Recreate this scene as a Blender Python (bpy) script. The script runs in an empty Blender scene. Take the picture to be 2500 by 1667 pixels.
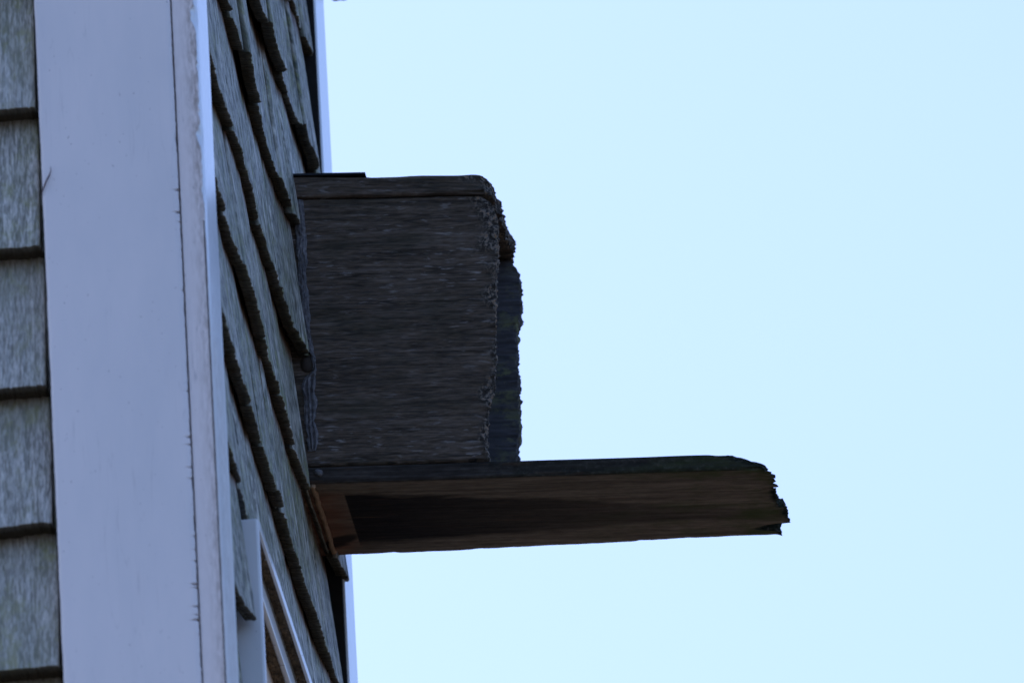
import bpy, bmesh, math, random
from math import radians, sin, cos, pi
from mathutils import Vector, Matrix, noise
random.seed(7)
sc = bpy.context.scene
COL = sc.collection

# ------------------------------------------------------------------ camera
A, PI_, RO = radians(5.6), radians(25.0), radians(3.15)
F_PX = 45000.0
DIST = F_PX / 2937.0
TARGET = Vector((0.18, 0.72, 8.1))
fw = Vector((-sin(A) * cos(PI_), cos(A) * cos(PI_), sin(PI_)))
rt = Vector((cos(A), sin(A), 0))
up = rt.cross(fw)
Rv = cos(RO) * rt - sin(RO) * up
Uv = sin(RO) * rt + cos(RO) * up
cam_d = bpy.data.cameras.new('camera')
cam = bpy.data.objects.new('camera', cam_d)
COL.objects.link(cam)
M = Matrix((Rv, Uv, -fw)).transposed().to_4x4()
M.translation = TARGET - DIST * fw
cam.matrix_world = M
cam_d.sensor_width = 36.0
cam_d.lens = F_PX / 2500.0 * 36.0
cam_d.clip_start = 0.5
cam_d.clip_end = 3000
cam_d.dof.use_dof = True
cam_d.dof.focus_distance = DIST - 0.13
cam_d.dof.aperture_fstop = 14.0
sc.camera = cam

# ------------------------------------------------------------------ light
SUN_EL, SUN_AZ = radians(30), radians(-62)      # azimuth from +Y towards +X: behind the building
w = bpy.data.worlds.new('World')
sc.world = w
w.use_nodes = True
nt = w.node_tree
bg = nt.nodes['Background']
sky = nt.nodes.new('ShaderNodeTexSky')
sky.sky_type = 'NISHITA'
sky.sun_disc = False
sky.sun_elevation = SUN_EL
sky.sun_rotation = SUN_AZ
sky.altitude = 0
sky.air_density = 1.0
sky.dust_density = 3.5
sky.ozone_density = 3.0
tint = nt.nodes.new('ShaderNodeMix')          # cool white balance of the whole sky
tint.data_type = 'RGBA'
tint.blend_type = 'MULTIPLY'
tint.inputs[0].default_value = 1.0
tint.inputs[7].default_value = (0.90, 0.955, 1.18, 1)
nt.links.new(sky.outputs['Color'], tint.inputs[6])
nt.links.new(tint.outputs[2], bg.inputs['Color'])
bg.inputs['Strength'].default_value = 0.12
sd = bpy.data.lights.new('sun', 'SUN')
sd.energy = 1.0
sd.angle = radians(10)
sd.color = (1.0, 0.95, 0.88)
sun = bpy.data.objects.new('sun', sd)
COL.objects.link(sun)
sdir = Vector((sin(SUN_AZ) * cos(SUN_EL), cos(SUN_AZ) * cos(SUN_EL), sin(SUN_EL)))
sun.rotation_euler = sdir.to_track_quat('Z', 'Y').to_euler()
sc.view_settings.view_transform = 'Standard'
sc.view_settings.look = 'None'
sc.view_settings.exposure = 1.33
sc.view_settings.gamma = 1.0


# ------------------------------------------------------------------ helpers
def nz(x, y=0.0, z=0.0):
    return noise.noise(Vector((x, y, z)))


def interp(tab, t):
    if t <= tab[0][0]:
        return tab[0][1]
    for (a, va), (b, vb) in zip(tab, tab[1:]):
        if t <= b:
            return va + (vb - va) * (t - a) / (b - a)
    return tab[-1][1]


def tag(o, label=None, cat=None, group=None, kind=None):
    if label: o['label'] = label
    if cat: o['category'] = cat
    if group: o['group'] = group
    if kind: o['kind'] = kind
    return o


def thing(name, loc=(0, 0, 0)):
    o = bpy.data.objects.new(name, None)
    o.empty_display_size = 0.05
    COL.objects.link(o)
    o.location = loc
    return o


class MB:
    def __init__(self):
        self.v, self.f, self.a, self.b = [], [], [], []

    def vert(self, p, a=(0, 0, 0), b=0.0):
        self.v.append(tuple(p)); self.a.append(a); self.b.append(b)
        return len(self.v) - 1

    def box(self, x0, x1, y0, y1, z0, z1):
        i = len(self.v)
        for x in (x0, x1):
            for y in (y0, y1):
                for z in (z0, z1):
                    self.vert((x, y, z), (x, y, z))
        for q in ((0, 1, 3, 2), (4, 6, 7, 5), (0, 4, 5, 1), (2, 3, 7, 6), (0, 2, 6, 4), (1, 5, 7, 3)):
            self.f.append([i + k for k in q])

    def tube(self, pts, rad, n=8):
        rings = []
        for k, p in enumerate(pts):
            p = Vector(p)
            d = (Vector(pts[min(k + 1, len(pts) - 1)]) - Vector(pts[max(k - 1, 0)])).normalized()
            s = d.orthogonal().normalized(); t = d.cross(s)
            r = rad[k] if isinstance(rad, (list, tuple)) else rad
            rings.append([self.vert(p + r * (cos(2 * pi * j / n) * s + sin(2 * pi * j / n) * t)) for j in range(n)])
        for a, b in zip(rings, rings[1:]):
            for j in range(n):
                self.f.append([a[j], a[(j + 1) % n], b[(j + 1) % n], b[j]])
        self.f.append(rings[0][::-1]); self.f.append(rings[-1])

    def build(self, name, mat, parent=None, smooth=False, bevel=0.0):
        me = bpy.data.meshes.new(name)
        off = parent_off(parent)
        me.from_pydata([(x - off[0], y - off[1], z - off[2]) for x, y, z in self.v], [], self.f)
        at = me.attributes.new('gr', 'FLOAT_VECTOR', 'POINT')
        at.data.foreach_set('vector', [c for t in self.a for c in t])
        bt = me.attributes.new('msk', 'FLOAT', 'POINT')
        bt.data.foreach_set('value', self.b)
        me.materials.append(mat)
        bm = bmesh.new(); bm.from_mesh(me)
        bmesh.ops.recalc_face_normals(bm, faces=bm.faces)
        bm.to_mesh(me); bm.free()
        if smooth:
            me.polygons.foreach_set('use_smooth', [True] * len(me.polygons))
        me.update()
        o = bpy.data.objects.new(name, me)
        COL.objects.link(o)
        o.parent = parent
        if bevel:
            m = o.modifiers.new('bevel', 'BEVEL'); m.width = bevel; m.segments = 2; m.limit_method = 'ANGLE'
        return o


def parent_off(p):
    off = Vector((0, 0, 0))
    while p is not None:
        off += p.location; p = p.parent
    return off


# ------------------------------------------------------------------ materials
def new_mat(name):
    m = bpy.data.materials.new(name)
    m.use_nodes = True
    nt = m.node_tree
    b = nt.nodes['Principled BSDF']
    return m, nt, b


class N:
    """tiny node-graph helper"""
    def __init__(s, nt): s.nt = nt

    def link(s, a, b): s.nt.links.new(a, b)

    def attr(s, n):
        k = s.nt.nodes.new('ShaderNodeAttribute'); k.attribute_name = n; return k

    def mapping(s, vec, scale, loc=(0, 0, 0)):
        k = s.nt.nodes.new('ShaderNodeMapping'); k.inputs['Scale'].default_value = scale
        k.inputs['Location'].default_value = loc
        s.link(vec, k.inputs['Vector']); return k.outputs['Vector']

    def noise(s, vec, scale=1.0, detail=4.0, rough=0.6, dist=0.0):
        k = s.nt.nodes.new('ShaderNodeTexNoise'); k.inputs['Scale'].default_value = scale
        k.inputs['Detail'].default_value = detail; k.inputs['Roughness'].default_value = rough
        k.inputs['Distortion'].default_value = dist
        s.link(vec, k.inputs['Vector']); return k.outputs['Fac']

    def ramp(s, fac, stops):
        k = s.nt.nodes.new('ShaderNodeValToRGB'); cr = k.color_ramp
        while len(cr.elements) < len(stops): cr.elements.new(0.5)
        for e, (p, c) in zip(cr.elements, stops):
            e.position = p
            e.color = c if len(c) == 4 else (*c, 1)
        s.link(fac, k.inputs['Fac']); return k.outputs['Color']

    def mix(s, fac, a, b, mode='MIX'):
        k = s.nt.nodes.new('ShaderNodeMix'); k.data_type = 'RGBA'; k.blend_type = mode
        for sock, val in ((k.inputs[0], fac), (k.inputs[6], a), (k.inputs[7], b)):
            if hasattr(val, 'is_linked') or hasattr(val, 'links'): s.link(val, sock)
            else: sock.default_value = val if not isinstance(val, tuple) or len(val) == 4 else (*val, 1)
        return k.outputs[2]

    def math(s, op, a, b=None, clamp=False):
        k = s.nt.nodes.new('ShaderNodeMath'); k.operation = op; k.use_clamp = clamp
        for sock, val in ((k.inputs[0], a), (k.inputs[1], b)):
            if val is None: continue
            if hasattr(val, 'links'): s.link(val, sock)
            else: sock.default_value = val
        return k.outputs[0]

    def bump(s, h, strength, dist, nrm=None):
        k = s.nt.nodes.new('ShaderNodeBump'); k.inputs['Strength'].default_value = strength
        k.inputs['Distance'].default_value = dist
        s.link(h, k.inputs['Height'])
        if nrm is not None: s.link(nrm, k.inputs['Normal'])
        return k.outputs['Normal']

    def sep(s, vec):
        k = s.nt.nodes.new('ShaderNodeSeparateXYZ'); s.link(vec, k.inputs[0]); return k.outputs


BLK, WHT = (0, 0, 0, 1), (1, 1, 1, 1)


def wood_material(name, dark, mid, light, across=260.0, along=9.0, green=0.35, patch=0.5,
                  rough=0.62, bump=0.5, brown=True, gcol=(0.07, 0.10, 0.05), fa=3.0, fresh=1.0):
    """Weathered wood. gr = (across, along, random); msk = fresh-wood amount."""
    m, nt, b = new_mat(name); n = N(nt)
    gr = n.attr('gr').outputs['Vector']; msk = n.attr('msk').outputs['Fac']
    v1 = n.mapping(gr, (across, along, 37.0))
    v2 = n.mapping(gr, (across * fa, along * 5, 37.0), (3, 1, 0))
    v3 = n.mapping(gr, (18, 11, 37.0), (9, 4, 0))
    f1 = n.noise(v1, 1, 5, 0.65, 0.3)
    f2 = n.noise(v2, 1, 3, 0.6)
    f3 = n.noise(v3, 1, 4, 0.6)
    col = n.ramp(f1, [(0.34, dark), (0.5, mid), (0.66, light)])
    sp = n.ramp(f2, [(0.42, BLK), (0.60, WHT)])
    col = n.mix(sp, n.mix(0.55, col, dark), n.mix(0.42, col, light))
    ck = n.ramp(n.noise(n.mapping(gr, (across * 0.55, along * 0.16, 37.0), (8, 3, 2)), 1, 1, 0.5, 0.1),
                [(0.488, BLK), (0.500, WHT), (0.512, BLK)])
    ckm = n.ramp(n.noise(n.mapping(gr, (22, 8, 37.0), (1, 9, 2)), 1, 1, 0.5), [(0.52, BLK), (0.62, WHT)])
    col = n.mix(n.math('MULTIPLY', n.math('MULTIPLY', ck, ckm), 0.8), col, (0.02, 0.018, 0.015))
    gm = n.ramp(f3, [(0.42, BLK), (0.64, WHT)])
    col = n.mix(n.math('MULTIPLY', gm, green), col, n.mix(0.35, gcol, col))
    li = n.noise(n.mapping(gr, (70, 45, 37.0), (6, 2, 5)), 1, 5, 0.75)
    lm = n.math('MULTIPLY', n.ramp(li, [(0.50, BLK), (0.60, WHT)]), n.ramp(f3, [(0.36, BLK), (0.60, WHT)]))
    col = n.mix(n.math('MULTIPLY', lm, 0.62), col, (0.27, 0.28, 0.09))
    pm = n.ramp(n.noise(n.mapping(gr, (9, 6, 51.0)), 1, 2, 0.5), [(0.35, BLK), (0.65, WHT)])
    col = n.mix(n.math('MULTIPLY', pm, patch), col, n.mix(0.6, col, mid))
    if brown:
        col = n.mix(n.math('MULTIPLY', msk, fresh, True), col, (0.12, 0.055, 0.028))
        bt = n.ramp(n.noise(n.mapping(gr, (90, 260, 37.0)), 1, 3, 0.6), [(0.35, (0.030, 0.024, 0.012)), (0.7, (0.055, 0.040, 0.020))])
        col = n.mix(n.math('MULTIPLY', msk, -1.0, True), col, bt)
    n.link(col, b.inputs['Base Color'])
    b.inputs['Roughness'].default_value = rough
    b.inputs['Specular IOR Level'].default_value = 0.4
    h = n.math('ADD', f1, n.math('MULTIPLY', f2, 0.45))
    n.link(n.bump(h, bump, 0.0022), b.inputs['Normal'])
    return m


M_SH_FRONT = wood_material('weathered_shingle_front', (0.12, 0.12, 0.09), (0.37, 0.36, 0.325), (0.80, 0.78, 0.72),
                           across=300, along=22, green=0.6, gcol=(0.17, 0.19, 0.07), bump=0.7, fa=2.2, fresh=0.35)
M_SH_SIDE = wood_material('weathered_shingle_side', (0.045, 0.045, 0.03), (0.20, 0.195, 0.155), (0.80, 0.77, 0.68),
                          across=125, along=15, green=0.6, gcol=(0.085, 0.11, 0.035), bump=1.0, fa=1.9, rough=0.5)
M_BOX = wood_material('old_dark_timber', (0.018, 0.016, 0.014), (0.038, 0.034, 0.031), (0.10, 0.10, 0.105),
                      across=170, along=14, green=0.35, gcol=(0.022, 0.028, 0.018), bump=0.5, rough=0.8)


def box_material():
    m, nt, b = new_mat('weathered_box_board'); n = N(nt)
    gr = n.attr('gr').outputs['Vector']; msk = n.attr('msk').outputs['Fac']
    f1 = n.math('ADD', n.math('MULTIPLY', n.noise(n.mapping(gr, (230, 14, 31)), 1, 5, 0.62, 0.6), 0.6), n.math('MULTIPLY', n.noise(n.mapping(gr, (620, 90, 31), (4, 4, 4)), 1, 3, 0.6), 0.4))
    f2 = n.noise(n.mapping(gr, (330, 60, 31), (5, 3, 1)), 1, 3, 0.6, 0.3)
    f3 = n.noise(n.mapping(gr, (26, 9, 31), (2, 8, 0)), 1, 3, 0.6)
    f4 = n.noise(n.mapping(gr, (700, 60, 31), (1, 8, 0)), 1, 2, 0.6)
    col = n.ramp(f1, [(0.36, (0.030, 0.022, 0.014)), (0.5, (0.098, 0.070, 0.048)), (0.64, (0.19, 0.145, 0.112))])
    col = n.mix(n.ramp(f4, [(0.45, BLK), (0.75, (0.6, 0.6, 0.6, 1))]), col, (0.10, 0.085, 0.078))
    dash = n.math('MULTIPLY', n.ramp(f2, [(0.58, BLK), (0.68, WHT)]), n.ramp(f3, [(0.38, (.15, .15, .15, 1)), (0.58, WHT)]))
    col = n.mix(n.math('MULTIPLY', n.math('MULTIPLY', dash, n.ramp(n.noise(n.mapping(gr, (9, 7, 31), (7, 7, 7)), 1, 2, 0.5), [(0.35, (.35, .35, .35, 1)), (0.6, WHT)])), 0.85), col, (0.33, 0.30, 0.285))
    sx = n.sep(gr)
    wv = n.math('MULTIPLY', n.math('SUBTRACT', n.noise(n.mapping(gr, (0, 30, 0)), 1, 3, 0.6), 0.5), 0.007)
    for c0, c1 in ((0.750 + 8.166, 0.0007), (0.750 + 8.096, 0.0004), (0.75 + 8.0195, 0.0004)):
        dd = n.math('ABSOLUTE', n.math('SUBTRACT', n.math('ADD', sx[0], wv), c0))
        col = n.mix(n.math('MULTIPLY', n.math('SUBTRACT', 1.0, n.math('DIVIDE', dd, c1), True), 0.85), col, (0.006, 0.006, 0.006))
    gm = n.ramp(f3, [(0.30, WHT), (0.48, BLK)])
    col = n.mix(n.math('MULTIPLY', gm, 0.55), col, (0.026, 0.028, 0.014))
    crumb = n.noise(n.mapping(gr, (260, 240, 300)), 1, 4, 0.75)
    ln = n.noise(n.mapping(gr, (120, 5, 31), (6, 1, 2)), 1, 2, 0.5)
    col = n.mix(n.math('MULTIPLY', n.ramp(ln, [(0.455, BLK), (0.475, WHT), (0.495, BLK)]), 0.6), col, (0.014, 0.012, 0.009))
    cc = n.ramp(crumb, [(0.36, (0.016, 0.013, 0.010)), (0.5, (0.06, 0.05, 0.04)), (0.57, (0.26, 0.225, 0.19)), (0.66, (0.34, 0.19, 0.09))])
    col = n.mix(msk, col, cc)
    n.link(col, b.inputs['Base Color'])
    b.inputs['Roughness'].default_value = 0.85
    b.inputs['Specular IOR Level'].default_value = 0.25
    h = n.math('ADD', f1, n.math('MULTIPLY', crumb, n.math('MULTIPLY', msk, 1.6)))
    n.link(n.bump(h, 0.7, 0.0016), b.inputs['Normal'])
    return m


M_BOX = box_material()


M_INNER = wood_material('slate_inner_board', (0.030, 0.029, 0.031), (0.062, 0.058, 0.060), (0.10, 0.095, 0.10), across=200, along=9,
                        green=0.0, bump=0.3, rough=0.8, fa=2.0, fresh=0.0)


def plank_material():
    """underside: near-black tapering patch, rusty new wood by the wall, moss at the tip. gr=(y, x, z)"""
    m, nt, b = new_mat('dark_patch_plank'); n = N(nt)
    gr = n.attr('gr').outputs['Vector']; msk = n.attr('msk').outputs['Fac']
    s = n.sep(gr)
    y, x, z = s[0], s[1], s[2]
    f1 = n.math('ADD', n.math('MULTIPLY', n.noise(n.mapping(gr, (190, 8, 190)), 1, 5, 0.66, 0.3), 0.65), n.math('MULTIPLY', n.noise(n.mapping(gr, (300, 70, 300)), 1, 4, 0.65), 0.35))
    f2 = n.noise(n.mapping(gr, (60, 7, 20), (3, 1, 7)), 1, 4, 0.6)
    col = n.ramp(f1, [(0.32, (0.062, 0.046, 0.032)), (0.5, (0.155, 0.116, 0.082)), (0.68, (0.26, 0.20, 0.145))])
    # rusty wood near the wall
    rn = n.math('MULTIPLY', n.math('SUBTRACT', f2, 0.5), 0.05)
    rust = n.math('SUBTRACT', 1.0, n.math('MULTIPLY', n.math('SUBTRACT', n.math('ADD', x, rn), 0.012), 42.0), True)
    rust = n.math('MULTIPLY', rust, n.math('MULTIPLY', n.math('SUBTRACT', y, 0.762), 55.0, True))
    rm = n.ramp(f2, [(0.3, (0.09, 0.040, 0.026)), (0.5, (0.19, 0.085, 0.050)), (0.7, (0.30, 0.18, 0.12))])
    under = n.math('MULTIPLY', n.math('SUBTRACT', y, 0.7515), 900.0, True)
    col = n.mix(n.math('MULTIPLY', n.math('MULTIPLY', rust, under), 0.9), col, rm)
    edgec = n.ramp(f1, [(0.34, (0.016, 0.014, 0.012)), (0.5, (0.045, 0.037, 0.031)), (0.7, (0.11, 0.095, 0.085))])
    col = n.mix(n.math('SUBTRACT', 1.0, under), col, edgec)
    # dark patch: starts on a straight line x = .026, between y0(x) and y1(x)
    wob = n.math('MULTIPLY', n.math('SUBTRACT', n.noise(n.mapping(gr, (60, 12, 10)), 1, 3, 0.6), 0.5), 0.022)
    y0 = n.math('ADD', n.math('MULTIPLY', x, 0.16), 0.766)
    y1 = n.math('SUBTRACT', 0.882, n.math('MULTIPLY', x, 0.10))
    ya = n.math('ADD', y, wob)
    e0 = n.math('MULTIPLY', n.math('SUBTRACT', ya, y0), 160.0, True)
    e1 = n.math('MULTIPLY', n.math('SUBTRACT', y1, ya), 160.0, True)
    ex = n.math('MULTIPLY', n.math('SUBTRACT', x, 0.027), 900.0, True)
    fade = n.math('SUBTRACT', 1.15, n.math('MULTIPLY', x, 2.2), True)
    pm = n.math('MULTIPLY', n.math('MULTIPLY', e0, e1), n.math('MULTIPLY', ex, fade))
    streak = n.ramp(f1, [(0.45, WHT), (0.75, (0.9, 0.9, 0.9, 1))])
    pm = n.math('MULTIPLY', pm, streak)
    # second dark spot in the rusty corner near the far edge
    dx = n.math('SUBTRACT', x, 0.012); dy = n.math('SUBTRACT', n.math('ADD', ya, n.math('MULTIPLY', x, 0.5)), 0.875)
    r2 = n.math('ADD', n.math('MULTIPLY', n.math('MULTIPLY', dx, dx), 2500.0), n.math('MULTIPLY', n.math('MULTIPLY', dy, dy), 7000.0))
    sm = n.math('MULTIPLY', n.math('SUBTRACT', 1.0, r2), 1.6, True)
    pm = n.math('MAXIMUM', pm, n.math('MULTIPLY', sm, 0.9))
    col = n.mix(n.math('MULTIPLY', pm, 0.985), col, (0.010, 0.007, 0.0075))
    # orange flecks
    fl = n.ramp(n.noise(n.mapping(gr, (330, 14, 60), (7, 1, 7)), 1, 3, 0.6), [(0.62, BLK), (0.72, WHT)])
    col = n.mix(n.math('MULTIPLY', fl, 0.5), col, (0.16, 0.08, 0.045))
    # moss
    mo = n.math('MULTIPLY', n.ramp(n.noise(n.mapping(gr, (34, 16, 60)), 1, 4, 0.65), [(0.45, BLK), (0.62, WHT)]),
                n.math('MULTIPLY', n.math('SUBTRACT', x, 0.20), 6.5, True))
    col = n.mix(n.math('MULTIPLY', mo, 0.75), col, (0.050, 0.066, 0.015))
    # upper arris and end: crumbly grey-green
    crumb = n.noise(n.mapping(gr, (330, 200, 330)), 1, 4, 0.65)
    cc = n.ramp(crumb, [(0.40, (0.012, 0.014, 0.011)), (0.54, (0.028, 0.036, 0.024)), (0.63, (0.085, 0.08, 0.068)), (0.74, (0.17, 0.14, 0.11))])
    col = n.mix(msk, col, cc)
    n.link(col, b.inputs['Base Color'])
    b.inputs['Roughness'].default_value = 0.85
    b.inputs['Specular IOR Level'].default_value = 0.12
    h = n.math('ADD', f1, n.math('MULTIPLY', crumb, n.math('MULTIPLY', msk, 1.8)))
    n.link(n.bump(h, 0.6, 0.0016), b.inputs['Normal'])
    return m


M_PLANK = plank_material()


def paint_material(name, base=(0.865, 0.80, 0.775), rough=0.42, dirt_x=None, streak=0.12, spec=0.5):
    m, nt, b = new_mat(name); n = N(nt)
    tc = nt.nodes.new('ShaderNodeTexCoord').outputs['Object']
    gr = n.attr('gr').outputs['Vector']; msk = n.attr('msk').outputs['Fac']
    f0 = n.noise(n.mapping(gr, (16, 16, 5)), 1, 5, 0.6)
    col = n.mix(n.ramp(f0, [(0.35, BLK), (0.7, WHT)]), base, (base[0] * 0.89, base[1] * 0.915, base[2] * 0.93))
    # thin vertical drips / cracks
    f1 = n.noise(n.mapping(gr, (110, 110, 6)), 1, 2, 0.6)
    f1b = n.noise(n.mapping(gr, (20, 20, 11), (4, 2, 1)), 1, 2, 0.5)
    st = n.math('MULTIPLY', n.ramp(f1, [(0.490, BLK), (0.500, WHT), (0.510, BLK)]), n.ramp(f1b, [(0.54, BLK), (0.62, WHT)]))
    col = n.mix(n.math('MULTIPLY', st, streak * 1.7, True), col, (0.42, 0.38, 0.37))
    # specks
    f2 = n.noise(n.mapping(gr, (420, 420, 260)), 1, 1, 0.5)
    col = n.mix(n.math('MULTIPLY', n.ramp(f2, [(0.765, BLK), (0.79, WHT)]), 0.5), col, (0.25, 0.2, 0.19))
    # dirt where msk says
    f3 = n.noise(n.mapping(gr, (330, 330, 70)), 1, 4, 0.7)
    dm = n.math('MULTIPLY', n.ramp(f3, [(0.38, BLK), (0.60, WHT)]), msk, True)
    col = n.mix(n.math('MULTIPLY', dm, 0.85), col, (0.27, 0.20, 0.15))
    n.link(col, b.inputs['Base Color'])
    b.inputs['Roughness'].default_value = rough
    b.inputs['Specular IOR Level'].default_value = spec
    if spec > 0.6:
        zz = n.sep(tc)[2]                      # paint gone chalky low down
        n.link(n.math('MULTIPLY', n.math('SUBTRACT', zz, 7.78), 9.0, True), b.inputs['Coat Weight'])
        n.link(n.math('ADD', n.math('MULTIPLY', n.math('SUBTRACT', zz, 7.78), 4.0, True), 0.0), b.inputs['Specular IOR Level'])
        b.inputs['Coat Roughness'].default_value = 0.22
        b.inputs['Coat IOR'].default_value = 1.6
    h = n.math('ADD', n.noise(n.mapping(gr, (90, 90, 14)), 1, 4, 0.6), n.math('MULTIPLY', f1, 0.5))
    n.link(n.bump(h, 0.12, 0.001), b.inputs['Normal'])
    return m


M_PAINT = paint_material('white_paint_front')
M_PAINT_EDGE = paint_material('white_paint_edge', (0.92, 0.81, 0.76), streak=0.3)
M_PAINT_SIDE = paint_material('white_paint_gloss', (0.86, 0.86, 0.86), rough=0.38, streak=0.35, spec=0.85)
M_VINYL = paint_material('white_vinyl', (0.80, 0.80, 0.80), rough=0.25, streak=0.0)


def plain(name, col, rough=0.7, bumps=0.4, scale=300, var=0.35, spec=0.4, metal=0.0):
    m, nt, b = new_mat(name); n = N(nt)
    gr = n.attr('gr').outputs['Vector']
    tc = nt.nodes.new('ShaderNodeTexCoord').outputs['Object']
    f = n.noise(n.mapping(tc, (scale, scale, scale)), 1, 4, 0.65)
    f2 = n.noise(n.mapping(tc, (scale / 6,) * 3), 1, 3, 0.6)
    c = n.ramp(f, [(0.3, tuple(k * (1 - var) for k in col)), (0.7, tuple(min(1, k * (1 + var)) for k in col))])
    c = n.mix(n.ramp(f2, [(0.35, BLK), (0.65, WHT)]), c, n.mix(0.5, c, tuple(k * (1 - var) for k in col)))
    n.link(c, b.inputs['Base Color'])
    b.inputs['Roughness'].default_value = rough
    b.inputs['Specular IOR Level'].default_value = spec
    b.inputs['Metallic'].default_value = metal
    n.link(n.bump(f, bumps, 0.001), b.inputs['Normal'])
    return m


M_DIRT = plain('mossy_grime', (0.22, 0.155, 0.095), 0.95, 0.9, 240, 0.75)
M_CAULK = plain('old_grey_caulk', (0.15, 0.14, 0.14), 0.8, 0.7, 260, 0.6)
M_TAN = plain('dried_sealant', (0.34, 0.20, 0.11), 0.7, 0.6, 260, 0.35)
M_FLASH = plain('dark_metal_flashing', (0.03, 0.032, 0.036), 0.5, 0.2, 120, 0.3, metal=0.6)
M_PANEL = plain('tan_painted_panel', (0.60, 0.45, 0.34), 0.6, 0.3, 90, 0.12)
M_BARE = plain('bare_sheathing', (0.05, 0.036, 0.026), 0.9, 0.5, 120, 0.4)
M_GAP_SHADE = plain('painted_gap_shade', (0.015, 0.013, 0.012), 0.95, 0.5, 120, 0.4)  # near-black colour standing in for the shade inside narrow gaps
M_TWIG = plain('dry_twig_bark', (0.09, 0.05, 0.06), 0.8, 0.3, 400, 0.3)
M_GRASS = plain('dry_ground', (0.10, 0.085, 0.065), 0.95, 0.5, 3, 0.5)
M_ROOF = plain('roof_shingle', (0.10, 0.10, 0.10), 0.9, 0.5, 30, 0.4)
M_MOSSY = plain('mossy_wood', (0.05, 0.075, 0.05), 0.9, 0.6, 150, 0.5)
M_GLASS = plain('window_glass', (0.02, 0.022, 0.025), 0.08, 0.0, 10, 0.1, spec=0.8)

# ------------------------------------------------------------------ setting
g = MB()
g.v = [(-900, -900, 0), (900, -900, 0), (900, 900, 0), (-900, 900, 0)]
g.a = [(0, 0, 0)] * 4; g.b = [0] * 4; g.f = [[0, 1, 2, 3]]
tag(g.build('ground', M_GRASS), kind='structure')

# ------------------------------------------------------------------ the building
BLD = thing('shingled_building', (-1.25, 0.5, 0))
tag(BLD, 'old building clad in grey weathered cedar shingles with white painted corner boards', 'building')
b = MB(); b.box(-2.6, -0.020, 0.020, 0.975, 0, 9.6)
b.build('wall', M_BARE, BLD)
# roof well above the frame
r = MB()
zr = 9.6
for p in ((-2.9, -0.35, zr), (0.30, -0.35, zr), (0.30, 1.32, zr), (-2.9, 1.32, zr), (-2.9, 0.485, zr + 0.8), (0.30, 0.485, zr + 0.8)):
    r.vert(p, p)
r.f = [[0, 1, 2, 3], [0, 1, 5, 4], [2, 3, 4, 5], [0, 4, 3], [1, 2, 5]]
r.build('roof', M_ROOF, BLD)

EXPO = 0.122
Z_SIDE = 8.118
# measured thickness of the butts along each course: (y, x_outer)
PROF = {
    -3: [(0.60, .001), (0.82, -.002), (0.88, -.002), (0.92, .002), (0.95, .001), (1.0, .000)],
    -2: [(0.30, .002), (0.57, .000), (0.60, .001), (0.611, .003), (0.64, .001), (0.68, .001), (0.705, .003), (0.712, .000), (0.76, -.001), (0.80, .001), (0.812, .006), (0.84, .005), (0.88, .007), (0.94, .003)],
    -1: [(0.10, .002), (0.31, .000), (0.35, .001), (0.408, .002), (0.412, .006), (0.46, .003), (0.508, .002), (0.512, .001), (0.56, -.002), (0.64, -.002), (0.66, .001), (0.70, .002), (0.74, .004), (0.95, .004)],
    0: [(0.10, .003), (0.19, .002), (0.23, .001), (0.29, .003), (0.34, .0045), (0.38, .003), (0.44, .002), (0.48, .000), (0.53, -.001), (0.60, .000), (0.63, -.001), (0.69, .000), (0.74, .005), (0.95, .004)],
    1: [(0.10, .004), (0.20, .004), (0.24, .003), (0.29, .005), (0.36, .0055), (0.42, .004), (0.45, .003), (0.48, .001), (0.55, .002), (0.61, .001), (0.68, .000), (0.71, .001), (0.75, .003), (0.88, .004), (0.94, .0085)],
    2: [(0.10, .006), (0.20, .006), (0.25, .005), (0.29, .006), (0.37, .004), (0.49, .004), (0.54, .003), (0.59, .002), (0.62, .003), (0.67, .002), (0.74, .004), (0.81, .003), (0.86, .002), (0.95, .003)],
    3: [(0.10, .006), (0.23, .006), (0.25, .004), (0.45, .003), (0.7, .002), (0.8, .004), (0.88, .009), (0.95, .006)],
    4: [(0.06, .004), (0.14, .006), (0.17, .009), (0.199, .0135), (0.2, .0135), (0.64, .003), (0.95, .004)],
}
JOINTS = {
    -3: [.065, .20, .33, .45, .56, .70, .82, .885, .925],
    -2: [.065, .17, .29, .40, .50, .61, .708, .81, .90, .925],
    -1: [.065, .22, .34, .41, .51, .655, .72, .83, .925],
    0: [.065, .19, .30, .38, .48, .61, .745, .86, .925],
    1: [.065, .205, .30, .45, .56, .66, .7480, None, .886, .940],
    2: [.065, .20, .31, .39, .48, .52, .665, .81, .925],
    3: [.065, .20, .27, .36, .49, .60, .74, .86, .925],
    4: [.065, .199, None, .64, .76, .87, .925],
}


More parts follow.
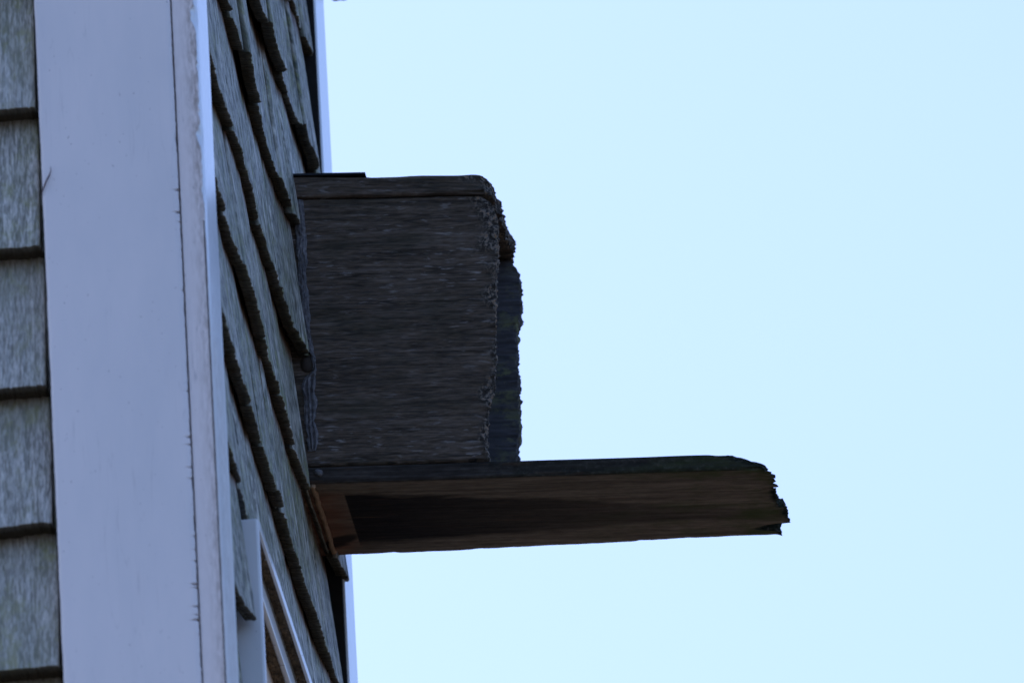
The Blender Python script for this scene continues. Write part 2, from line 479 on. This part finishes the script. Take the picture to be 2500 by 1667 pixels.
def shingle(mb, to_world, u0, u1, zb, h, d_out, t, taper, step, seed, rough=1.0, fine=1.0, skew=0.0):
    """One cedar shingle: u across, d outward, z up. d_out(u) is the outer face at the butt."""
    nu = max(6, int((u1 - u0) / step))
    vs = [0.0, 0.0004, 0.0014, 0.0035, 0.008, 0.016, 0.028, 0.042, 0.058, 0.076, 0.094, 0.108, 0.118, h]
    cols = []
    lip = 0.0015 if t < 0.012 else 0.0002
    for i in range(nu + 1):
        u = u0 + (u1 - u0) * i / nu
        do = d_out(u)
        # ragged lower edge
        jag = rough * (0.0006 * nz(u * 420, seed, 1) + 0.0008 * nz(u * 150, seed, 2) + 0.0012 * nz(u * 34, seed, 3))
        if nz(u * 700, seed, 9) > 0.45: jag -= 0.0012 * rough
        zz = zb + jag + skew * (u - 0.5 * (u0 + u1))
        e = min(u - u0, u1 - u)
        rnd = 0.0016 * max(0, 1 - e / 0.0035) ** 2          # worn side edges
        col = []
        gv = lambda v: (u, v + seed * 3.1, seed * 0.37)
        col.append(mb.vert(to_world(u, do - t - 0.004, zb + h), gv(h), 0))
        col.append(mb.vert(to_world(u, do - t, zz + lip + 0.0008 * nz(u * 300, seed, 4)), gv(-t), -1))
        col.append(mb.vert(to_world(u, do - t * 0.5, zz + 0.0005 + 0.0012 * nz(u * 380, seed, 5)), gv(-t / 2), -1))
        for v in vs:
            f = 0.00035 * nz(u * 700, v * 25, seed) + 0.0008 * nz(u * 170, v * 9, seed + 5) + 0.0009 * nz(u * 40, v * 12, seed + 8)
            f *= fine
            edge = -0.0007 if v == 0 else 0
            ragx = rough * (0.0006 * nz(u * 420, seed, 11) + 0.0006 * nz(u * 110, seed, 12)) * math.exp(-v / 0.012)
            d = do - taper * (v / 0.122) - rnd + f + edge + ragx
            fresh = max(0.0, min(1.0, (v - 0.108 - 0.004 * nz(u * 60, seed, 7)) / 0.010)) * 0.85
            col.append(mb.vert(to_world(u, d, zz * (1 - v / h) + zb * (v / h) + v), gv(v), fresh if v else -0.7))
        cols.append(col)
    m = len(cols[0])
    for a, c in zip(cols, cols[1:]):
        for k in range(m):
            k2 = (k + 1) % m
            mb.f.append([a[k], a[k2], c[k2], c[k]])
    mb.f.append(cols[0][::-1]); mb.f.append(cols[-1])


side = MB()
side_lo = MB()
sw = lambda u, d, z: (d, u, z)
for k in range(-9, 10):
    zb = Z_SIDE - EXPO * k
    js = JOINTS.get(k)
    if js is None and k > 4:
        js = [.065, .1985, None, .64, .76, .87, .925]
    if js is None:
        js = [.065]
        while js[-1] < 0.83: js.append(js[-1] + random.uniform(.085, .15))
        js.append(.925)
    prof = PROF.get(k)
    for a, c in zip(js, js[1:]):
        if a is None or c is None: continue
        off = random.uniform(-.0010, .0012)
        cup = random.uniform(0, .0006)
        if prof:
            do = lambda u, p=prof, o=off: interp(p, u) + o + 0.0015
        else:
            do = lambda u, a=a, c=c, o=off: 0.003 + 3 * o + 0.002 * (2 * (u - a) / (c - a) - 1) ** 2
        seed = k * 13.7 + a * 91
        gap = random.uniform(.0008, .0026)
        shingle(side_lo if (k >= 4 and c < .25) else side, sw, a + gap, c - gap, zb + random.uniform(-.0028, .0028), 0.135, do, 0.0098, 0.0108, 0.0013, seed, rough=1.15, skew=random.uniform(-.012, .012))
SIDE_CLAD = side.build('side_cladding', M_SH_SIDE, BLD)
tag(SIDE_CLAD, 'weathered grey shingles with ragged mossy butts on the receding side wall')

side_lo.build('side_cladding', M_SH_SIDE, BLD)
# a second, hidden layer of shingles seen only through the joints
und = MB()
for k in range(-9, 10):
    zb = Z_SIDE - EXPO * k
    prof = PROF.get(k, [(0, .003)])
    segs = [(0.065, 0.925)] if k <= 3 else [(0.065, 0.199), (0.64, 0.925)]
    for a, c in segs:
        shingle(und, sw, a, c, zb + 0.004, 0.131, lambda u, p=prof: interp(p, u) - 0.0045, 0.004, 0.0085, 0.006, k * 7.1 + 400, rough=0.5)
und.build('shingle_underlayer', M_SH_SIDE, BLD)

front = MB()
fwld = lambda u, d, z: (u, -d, z)
ZF = [7.9998, 7.8781, 7.7567, 7.6370, 7.5140]
zs = [8.0020 + EXPO * j for j in range(8, 0, -1)] + ZF + [7.5162 - EXPO * j for j in range(1, 4)]
for ci, zb in enumerate(zs):
    u = -0.1184 + random.uniform(-.0006, .0006)
    first = True
    while u > -1.2:
        wd = random.uniform(0.09, 0.15) if not first else random.uniform(0.085, 0.12)
        dd = 0.0172 + random.uniform(-.0008, .0008)
        st = 0.0011 if first else 0.004
        shingle(front, fwld, u - wd, u - 0.0, zb + (0 if first else random.uniform(-.002, .002)), 0.135,
                lambda uu, q=dd: q, 0.0255, 0.0232, st, ci * 5.3 + u * 31, rough=0.8, fine=0.7)
        u -= wd + random.uniform(.002, .004)
        first = False
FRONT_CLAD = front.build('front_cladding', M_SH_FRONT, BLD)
tag(FRONT_CLAD, 'blue-grey shingles on the front wall left of the white corner board')
und2 = MB()
for ci, zb in enumerate(zs):
    shingle(und2, fwld, -1.2, -0.1170, zb + 0.004, 0.131, lambda uu: -0.003, 0.005, 0.006, 0.006, ci * 7.1 + 900, rough=0.5)
und2.build('shingle_underlayer', M_SH_FRONT, BLD)


# ------------------------------------------------------------------ corner boards
def board_grid(mb, pts_fn, nu, nv, mask=None):
    ids = [[None] * (nv + 1) for _ in range(nu + 1)]
    for i in range(nu + 1):
        for j in range(nv + 1):
            p = pts_fn(i / nu, j / nv)
            ids[i][j] = mb.vert(p, p, mask(p) if mask else 0.0)
    for i in range(nu):
        for j in range(nv):
            mb.f.append([ids[i][j], ids[i + 1][j], ids[i + 1][j + 1], ids[i][j + 1]])
    return ids


def vboard(name, x0, x1, y0, y1, z0, z1, mat, parent, left=None, right=None, mask=None, nzv=900, fineband=(7.4, 8.2)):
    """upright board; left(z)/right(z) move its two x edges on the face that looks to -y"""
    mb = MB()
    zl = [z0, fineband[0]] + [fineband[0] + (fineband[1] - fineband[0]) * i / nzv for i in range(1, nzv)] + [fineband[1], z1]
    ring = []
    for z in zl:
        a = x0 + (left(z) if left else 0); c = x1 + (right(z) if right else 0)
        xs = [a, a + (c - a) * .02, a + (c - a) * .3, a + (c - a) * .6, a + (c - a) * .8, a + (c - a) * .97, c]
        row = []
        for q, x in enumerate(xs):
            yy = y0 + (0.0006 if q in (0, 6) else 0)
            row.append(mb.vert((x, yy, z), (x, yy, z), mask(x, z) if mask else 0))
        row.append(mb.vert((c, y0 + 0.0022, z), (c, y0 + .002, z), 0))
        row.append(mb.vert((c, y1, z), (c, y1, z), 0))
        row.append(mb.vert((a, y1, z), (a, y1, z), 0))
        ring.append(row)
    m = len(ring[0])
    for p, q in zip(ring, ring[1:]):
        for k in range(m):
            k2 = (k + 1) % m
            mb.f.append([p[k], p[k2], q[k2], q[k]])
    mb.f.append(ring[0][::-1]); mb.f.append(ring[-1])
    return mb.build(name, mat, parent)


def seam_right(z):
    v = 0.0006 * nz(z * 300, 1) + 0.0009 * min(0, nz(z * 60, 2))
    lower = max(0, min(1, (7.96 - z) / 0.1))
    lower *= max(0, min(1, 0.5 + 3 * nz(z * 17, 77)))
    s = nz(z * 260, 5)
    if s > 0.38: v -= lower * 0.0045 * (s - 0.38) / 0.2
    s = nz(z * 520, 8)
    if s > 0.46: v -= lower * 0.0032
    return v


NEAR = thing('corner_board', (0, 0, 0)); NEAR.parent = BLD; NEAR.location = Vector((0, 0, 0)) - Vector(BLD.location)
tag(NEAR, 'white painted corner boards on the near corner')
vboard('front_board', -0.1142, -0.0058, -0.0200, 0.0035, 6.6, 9.595, M_PAINT, NEAR,
       left=lambda z: 0.0004 * nz(z * 40, 3) + 0.0003 * nz(z * 260, 4), right=seam_right,
       mask=lambda x, z: 0.0)


def edge_right(z):
    topz = max(0.12, min(1, (z - 7.89) / 0.03))
    return -topz * (0.0004 + 0.0080 * max(0, nz(z * 38, 23) - .06) + 0.0024 * abs(nz(z * 120, 21))) + 0.0002 * nz(z * 300, 22)


vboard('edge_board', -0.0046, 0.0143, -0.0182, 0.012, 6.6, 9.595, M_PAINT_EDGE, NEAR,
       left=lambda z: 0.0003 * nz(z * 250, 9), right=edge_right,
       mask=lambda x, z: max(0.12, min(1, (x - 0.003) / 0.008)) * (0.6 + 0.4 * max(0, min(1, (z - 7.88) / 0.08))))
gp = MB(); gp.box(.0128, .0136, -.0187, -.0183, 6.6, 7.885)
gp.build('joint_shade_strip', M_GAP_SHADE, NEAR)  # solid dark strip painting the shade of a joint onto the edge
# face of the side corner board that looks along +x
sb = MB()
nzr = 500
rows = []
for i in range(nzr + 1):
    z = 7.35 + 0.9 * i / nzr
    if i == 0: z = 6.6
    if i == nzr: z = 9.595
    row = []
    for q, (x, y) in enumerate(((.0140 + edge_right(z), -.0178), (.0146 + .3 * edge_right(z), -.0130), (.0149, -.0080), (.0149, .020), (.0149, .040), (.0148, .058), (.0143, .0605), (-.018, .0605), (-.018, .014), (.0128, .014))):
        yy = y
        if q in (5, 6): yy += 0.0016 * nz(z * 12, 31) + 0.0008 * nz(z * 120, 32)
        row.append(sb.vert((x, yy, z), (x, yy, z), 0.35 if q in (2, 3, 4) else 0.0))
    rows.append(row)
for p, q in zip(rows, rows[1:]):
    for k in range(len(p)):
        k2 = (k + 1) % len(p)
        sb.f.append([p[k], p[k2], q[k2], q[k]])
sb.f.append(rows[0][::-1]); sb.f.append(rows[-1])
sb.build('side_board', M_PAINT_SIDE, NEAR)
# far corner board
FARC = thing('corner_board'); FARC.parent = BLD; FARC.location = -Vector(BLD.location)
tag(FARC, 'narrow white corner board at the far edge against the sky')
fb = MB(); fb.box(-.1, .0070, .9335, 0.9980, 6.6, 9.595)
fb.build('side_board', M_PAINT_SIDE, FARC, bevel=.0015)
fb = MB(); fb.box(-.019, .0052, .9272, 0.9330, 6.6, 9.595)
fb.build('gap_shade_strip', M_GAP_SHADE, FARC)  # dark strip in place of the shadowed gap between shingles and board
fb = MB(); fb.box(-.1, -.0012, .9998, 1.006, 6.6, 9.595)
fb.build('edge_board', M_PAINT_EDGE, FARC, bevel=.001)

# ------------------------------------------------------------------ window
WIN = thing('window'); WIN.parent = BLD; WIN.location = -Vector(BLD.location)
tag(WIN, 'small white framed window recessed below the projecting wooden box')
Y0, Y1, ZT, ZB = 0.2035, 0.633, 7.7255, 6.95
fr = MB(); fr.box(-.02, .0196, Y0, Y0 + .0075, ZB, ZT)
fr.build('jamb', M_VINYL, WIN, bevel=.0022)
fr = MB(); fr.box(-.02, .0196, Y1 - .0075, Y1, ZB, ZT)
fr.build('jamb', M_VINYL, WIN, bevel=.002)
fr = MB(); fr.box(.0172, .0199, Y0 + .0078, Y1 - .0078, ZT - .0085, ZT)
fr.build('head_lip', M_VINYL, WIN, bevel=.0008)
fr = MB(); fr.box(-.019, .0170, Y0 + .0078, Y1 - .0078, ZT - .0050, ZT - .0004)
fr.build('head', M_VINYL, WIN)
fr = MB(); fr.box(.0045, .0092, Y0 + .0078, Y1 - .0078, 7.6985, 7.7165)
fr.build('sash_rail', M_VINYL, WIN, bevel=.0016)
fr = MB(); fr.box(-.019, -.0045, Y0 + .0078, Y1 - .0078, 7.05, 7.7195)
fr.build('panel', M_PANEL, WIN)
fr = MB(); fr.box(-.0044, -.0032, Y0 + .0078, Y1 - .0078, 7.645, 7.648)
fr.build('glazing_bead', M_VINYL, WIN)


def grime(x0, x1, z, amp, seed):
    mb = MB(); nx, ny = 14, 300
    ids = []
    for i in range(nx + 1):
        row = []
        for j in range(ny + 1):
            x = x0 + (x1 - x0) * i / nx; y = Y0 + .008 + (Y1 - Y0 - .016) * j / ny
            d = amp * (0.5 + 0.9 * nz(x * 420, y * 260, seed) + 0.6 * nz(x * 900, y * 700, seed))
            row.append(mb.vert((x, y, z - d), (x, y, z)))
        ids.append(row)
    for i in range(nx):
        for j in range(ny):
            mb.f.append([ids[i][j], ids[i + 1][j], ids[i + 1][j + 1], ids[i][j + 1]])
    # hanging fibres and cobweb strands
    rr = random.Random(seed)
    for _ in range(420):
        x = rr.uniform(x0, x1); y = rr.uniform(Y0 + .02, Y1 - .02)
        p = [Vector((x, y, z - amp * .4))]
        dv = Vector((rr.uniform(-1, 1), rr.uniform(-1, 1), rr.uniform(-.9, .1))).normalized() * rr.uniform(.0008, .0018)
        for s in range(3):
            p.append(p[-1] + dv + Vector((rr.uniform(-1, 1), rr.uniform(-1, 1), rr.uniform(-1, .4))) * .0006)
        mb.tube([tuple(q) for q in p], .00018, 3)
    return mb


grime(.0094, .0170, ZT - .0052, .0016, 3).build('grime', M_DIRT, WIN)
grime(-.0045, .0044, 7.7000, .0020, 8).build('grime', M_DIRT, WIN)


# ------------------------------------------------------------------ the projecting wooden box
def slab(name, ylo, yhi, zlo, zhi, L, mat, parent, thin='z', step_s=.0022, step_x=.004, x0=-.018,
         furrow=.0004, endamp=.0018, mask=None, top_erode=None, seed=0, across='z', sag=.07, crumb=1.0):
    """ragged board running out along +x; ylo..zhi are functions of x, L(fy,fz) the length of each grain line"""
    mb = MB()
    wy, wz = yhi(0) - ylo(0), zhi(0) - zlo(0)
    ny, nzv = max(4, int(wy / step_s)), max(4, int(wz / step_s))
    per = [(i / ny, 0) for i in range(ny)] + [(1, j / nzv) for j in range(nzv)] + \
          [(1 - i / ny, 1) for i in range(ny)] + [(0, 1 - j / nzv) for j in range(nzv)]
    Lm = max(L(a, c) for a, c in per)
    ns = int((Lm - x0) / step_x)

    def pos(fy, fz, x, ln, shrink=0.0):
        a = ylo(x) + (yhi(x) - ylo(x)) * fy
        c = zlo(x) + (zhi(x) - zlo(x)) * fz
        near = math.exp(-(ln - x) / .010)
        f = furrow * (nz(a * 260 + c * 260, x * 6, seed) + 0.7 * nz(a * 90 - c * 90, x * 16, seed + 3))
        f += near * endamp * (nz(a * 150, x * 60, c * 150 + seed) + .6 * nz(a * 420, x * 90, c * 420 + seed))
        oy = -1 if fy == 0 else (1 if fy == 1 else 0)
        oz = -1 if fz == 0 else (1 if fz == 1 else 0)
        r = .0008 + .0012 * near
        if oy and oz: return (x, a + oy * (f - r), c + oz * (f - r))
        if top_erode and fz > 0: c -= top_erode(a, x) * fz
        return (x, a + oy * f, c + oz * f)
    def gmap(p):
        zz = p[2] + sag * p[0]
        return (p[1] + zz, p[0], seed * .1) if across == 'z' else (p[1], p[0], zz)
    rings = []
    for s in range(ns + 1):
        ring = []
        t = s / ns
        for fy, fz in per:
            ln = L(fy, fz)
            x = x0 + (ln - x0) * (1 - (1 - t) ** 1.25)
            p = pos(fy, fz, x, ln)
            g3 = gmap(p)
            mk = crumb * max(0, min(1, 1.1 - (ln - x) / (.004 + .012 * fz) + 1.4 * nz(p[0] * 50, p[1] * 70, p[2] * 70)))
            if mask: mk = max(mk, mask(p, fy, fz))
            ring.append(mb.vert(p, g3, mk))
        rings.append(ring)
    # end: concentric rings closing on the mid line, crumbling
    R = 6
    for q in range(1, R + 1):
        k = q / R
        ring = []
        for fy, fz in per:
            if thin == 'z': gy, gz = fy + (0.5 - fy) * k * .06, fz + (0.5 - fz) * k
            else: gy, gz = fy + (0.5 - fy) * k, fz + (0.5 - fz) * k * .06
            ln = L(fy if thin == 'z' else gy, gz if thin == 'z' else fz)
            a = ylo(ln) + (yhi(ln) - ylo(ln)) * gy
            c = zlo(ln) + (zhi(ln) - zlo(ln)) * gz
            if top_erode: c -= top_erode(a, ln) * gz
            x = ln + .0030 * nz(a * 420, c * 420, seed + 9) + .002 * nz(a * 130, c * 130, seed + 2) - .0005
            p = (x, a, c)
            ring.append(mb.vert(p, gmap(p), crumb))
        rings.append(ring)
    m = len(per)
    for p, q in zip(rings, rings[1:]):
        for k in range(m):
            k2 = (k + 1) % m
            mb.f.append([p[k], p[k2], q[k2], q[k]])
    mb.f.append(rings[0][::-1])
    return mb.build(name, mat, parent, smooth=False)


BOX = thing('wooden_box', (0, .82, 8.13))
tag(BOX, 'dark weathered wooden box with rotten ragged ends, jutting from the wall on a plank', 'wooden box')
plank_bot = lambda x: 8.0024 - .0690 * x
plank_top = lambda x: 8.0178 - .0700 * x
cap_bot = lambda x: 8.2645 - .078 * x
cap_top = lambda x: 8.2836 - .100 * x + 0.0010 * nz(x * 28, 5) + .0012 * max(0, min(1, (x - .08) / .02)) - .0008 * max(0, 1 - abs(x - .068) / .012)

NEAR_L = [(8.0078, .1528), (8.0185, .151), (8.0363, .1525), (8.0541, .1545), (8.0659, .1568), (8.0809, .1613), (8.0966, .1621),
          (8.1157, .1636), (8.1409, .1643), (8.1611, .1658), (8.1743, .166), (8.1848, .1675), (8.1993, .1696), (8.2137, .17),
          (8.2251, .1709), (8.2318, .1705), (8.2369, .1690), (8.2442, .1675), (8.2500, .1600), (8.2536, .1560)]
FAR_L = [(8.0662, .1626), (8.0828, .1635), (8.0912, .1661), (8.1005, .1675), (8.1105, .166), (8.1284, .168), (8.1346, .1661),
         (8.1369, .1675), (8.1513, .1683), (8.1553, .166), (8.1636, .1675), (8.1757, .1676), (8.1938, .1695), (8.2008, .1718),
         (8.2151, .1733), (8.2259, .1728), (8.238, .1737), (8.2449, .1714), (8.2517, .1667), (8.2547, .165)]
CAP_L = [(.7452, .1600), (.7490, .1655), (.7524, .1668), (.768, .1674), (.7797, .1653), (.789, .1680), (.793, .1711), (.7988, .1668),
         (.8136, .1688), (.8278, .1691), (.8382, .1672), (.8544, .1699), (.8694, .1724), (.8748, .1693), (.8827, .1687), (.905, .166)]
PLANK_L = [(.75, .3816), (.7569, .3826), (.7635, .3850), (.7662, .3886), (.7700, .3875), (.7735, .3863), (.7934, .3857), (.817, .3843), (.8308, .3859), (.8347, .3905),
           (.8532, .3905), (.8661, .3879), (.8700, .3700), (.8737, .3610), (.8770, .3700), (.8800, .3815), (.8857, .3815), (.8925, .3765)]

slab('near_side_board', lambda x: .750, lambda x: .769, lambda x: plank_top(x) + .0003, lambda x: cap_bot(x) - .0004,
     lambda fy, fz: interp(NEAR_L, 8.007 + fz * .2466) + .0016 * nz(fz * 34, 3) + .0016 * nz(fz * 97, 4) + .0009 * nz(fz * 31 + 7 * fy, fz * 170) - .002 * fy - .004 * max(0, nz(fz * 55, 9) - .25),
     M_BOX, BOX, thin='y', seed=1, furrow=.00035)
slab('far_side_board', lambda x: .879, lambda x: .897, lambda x: plank_top(x) + .0003, lambda x: cap_bot(x) - .0004,
     lambda fy, fz: interp(FAR_L, 8.007 + fz * .2466) + .0012 * nz(fz * 37, 13) + .0011 * nz(fz * 120, 14) - .003 * max(0, nz(fz * 60, 19) - .3) + .0012 * nz(fy * 5, fz * 70, 7),
     M_INNER, BOX, thin='y', seed=5, furrow=.0003, crumb=.25)
slab('top_board', lambda x: .7462, lambda x: .901, cap_bot, cap_top,
     lambda fy, fz: interp(CAP_L, .7462 + fy * .1548) + .0020 * nz(fy * 47, 5) + .0030 * nz(fy * 160, 6) + .001 * nz(fy * 60, fz * 6)
     - .0055 * fz * fz * max(0, 1 - fy * 7), M_BOX, BOX, thin='z', seed=9, furrow=.0007, sag=.1,
     top_erode=lambda a, x: .0045 * max(0, (x - .150) / .02) ** 2 if x > .150 else 0)
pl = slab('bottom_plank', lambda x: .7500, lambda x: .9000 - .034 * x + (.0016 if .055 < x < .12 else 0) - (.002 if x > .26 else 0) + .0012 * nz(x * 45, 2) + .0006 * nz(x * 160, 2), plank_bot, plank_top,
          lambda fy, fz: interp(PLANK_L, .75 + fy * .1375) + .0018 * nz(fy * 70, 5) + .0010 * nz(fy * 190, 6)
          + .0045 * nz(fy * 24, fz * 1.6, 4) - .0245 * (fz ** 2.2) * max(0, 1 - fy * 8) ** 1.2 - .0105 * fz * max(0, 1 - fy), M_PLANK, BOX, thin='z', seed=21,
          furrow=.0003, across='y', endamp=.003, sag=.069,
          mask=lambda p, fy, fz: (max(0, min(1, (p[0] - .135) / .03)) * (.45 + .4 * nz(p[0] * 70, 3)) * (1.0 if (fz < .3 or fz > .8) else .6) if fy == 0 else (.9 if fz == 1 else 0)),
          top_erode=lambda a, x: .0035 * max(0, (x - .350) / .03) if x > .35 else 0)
fl = MB()
i0 = len(fl.v)
for x, dz in ((-.018, 0), (.062, 0)):
    for y in (.7445, .903):
        fl.vert((x, y, 8.2838 - .085 * x)); fl.vert((x, y, 8.2855 - .085 * x))
for q in ((0, 2, 3, 1), (4, 5, 7, 6), (0, 1, 5, 4), (2, 6, 7, 3), (0, 4, 6, 2), (1, 3, 7, 5)):
    fl.f.append(list(q))
fl.build('metal_flashing', M_FLASH, BOX)

# ridged grey caulk where the near side meets the shingles
ck = MB()
PATH = [(8.262, .0060, .0080), (8.240, .0062, .0085), (8.205, .0062, .0095), (8.197, .0060, .0070), (8.165, .0065, .0080), (8.140, .0075, .0070),
        (8.122, .0090, .0060), (8.117, .0115, .0035), (8.104, .0125, .0035), (8.098, .0080, .0095), (8.0866, .0070, .0110),
        (8.060, .0068, .0100), (8.036, .0070, .0085), (8.031, .0072, .0060)]
PX = [(z, x) for z, x, w_ in PATH][::-1]; PW = [(z, w_) for z, x, w_ in PATH][::-1]
rows = []
for i in range(241):
    z = 8.031 + (8.262 - 8.031) * i / 240
    cx, wd = interp(PX, z) - .0015, interp(PW, z)
    endf = min(1, (z - 8.0305) / .004)
    row = []
    for j in range(17):
        t = j / 16 * 2 - 1
        bul = max(0, 1 - abs(t) ** 3)
        x = cx + wd * .5 * t * (1 + .5 * nz(z * 60, 3 if t > 0 else 8)) + .0012 * nz(z * 90, j * .25) + .0006 * nz(z * 300, j * .5)
        ridge = .5 + .5 * cos(t * 3 * pi + 2 * nz(z * 30, 5)) if z < 8.10 else .8 + .35 * nz(z * 90, t * 3)
        y = .7497 - (.0010 + .0024 * bul * ridge * endf + .0014 * nz(z * 160, t * 5) + .0008 * nz(z * 420, t * 12))
        row.append(ck.vert((x, y, z), (x, y, z)))
    rows.append(row)
for p, q in zip(rows, rows[1:]):
    for k in range(16):
        ck.f.append([p[k], p[k + 1], q[k + 1], q[k]])
ck.build('caulk_strip', M_CAULK, BOX, smooth=True)
kn = MB()          # brown filler knot in the gap of the caulk
for i in range(9):
    for j in range(12):
        ph, th = pi * i / 8, 2 * pi * j / 12
        kn.vert((.0052 + .0062 * sin(ph) * cos(th), .7497 + .0028 * sin(ph) * sin(th), 8.111 + .0075 * cos(ph)))
for i in range(8):
    for j in range(12):
        kn.f.append([i * 12 + j, i * 12 + (j + 1) % 12, (i + 1) * 12 + (j + 1) % 12, (i + 1) * 12 + j])
kn.build('filler_knot', M_BARE, BOX, smooth=True)
tb = MB()
pts, rad = [], []
for i in range(60):
    y = .752 + .150 * i / 59
    pts.append((.0042 + .0012 * nz(y * 60, 3), y, plank_bot(0) - .0018 - .0008 * nz(y * 90, 8)))
    rad.append(.0022 + .0010 * nz(y * 110, 5))
tb.tube(pts, rad, 8)
tb.build('sealant_bead', M_TAN, BOX, smooth=True)
bl = MB()
for i in range(11):
    for j in range(14):
        ph, th = pi * i / 10, 2 * pi * j / 14
        rr = 1 + .35 * nz(i * .9, j * .9, 2)
        bl.vert((.0098 + .0036 * rr * sin(ph) * cos(th) - .001 * cos(ph), .7500 - .0022 * abs(sin(ph) * sin(th)) - .0004, 8.0110 + .0032 * rr * cos(ph)))
for i in range(10):
    for j in range(14):
        bl.f.append([i * 14 + j, i * 14 + (j + 1) % 14, (i + 1) * 14 + (j + 1) % 14, (i + 1) * 14 + j])
bl.build('nail_head', M_CAULK, BOX, smooth=True)

# ------------------------------------------------------------------ small things
tw = MB()
tw.tube([(-.1150, -.0205, 7.9206), (-.1135, -.0212, 7.9245), (-.1109, -.0222, 7.9302), (-.1080, -.0226, 7.9352), (-.1066, -.0222, 7.9390), (-.1067, -.0215, 7.9442)],
        [.0003, .0006, .0007, .0006, .0004, .00015], 6)
tag(tw.build('twig', M_TWIG), 'thin dark dry sprig caught at the left edge of the white corner board', 'twig')

bk = MB()
n_ = 16
ids = []
for j in range(n_ + 1):
    t = j / n_
    x = .0030 + .0135 * t
    zb = 8.6165 - .0006 * t + .0014 * (abs(2 * t - 1) ** 4) - .0004 * sin(t * 9)
    ids.append([bk.vert((x, 1.07, zb)), bk.vert((x, 1.10, zb)), bk.vert((x, 1.10, 8.80)), bk.vert((x, 1.07, 8.80))])
for a, c in zip(ids, ids[1:]):
    for k in range(4):
        bk.f.append([a[k], a[(k + 1) % 4], c[(k + 1) % 4], c[k]])
bk.f.append(ids[0][::-1]); bk.f.append(ids[-1])
BR = thing('wooden_bracket', (.009, 1.05, 8.70))
tag(BR, 'mossy tip of a wooden bracket just beyond the top of the far corner board', 'bracket')
bk.build('block', M_MOSSY, BR, bevel=.0006)
ar = MB(); ar.box(-.028, .0150, .985, 1.0698, 8.705, 8.745)
ar.build('arm', M_MOSSY, BR, bevel=.001)
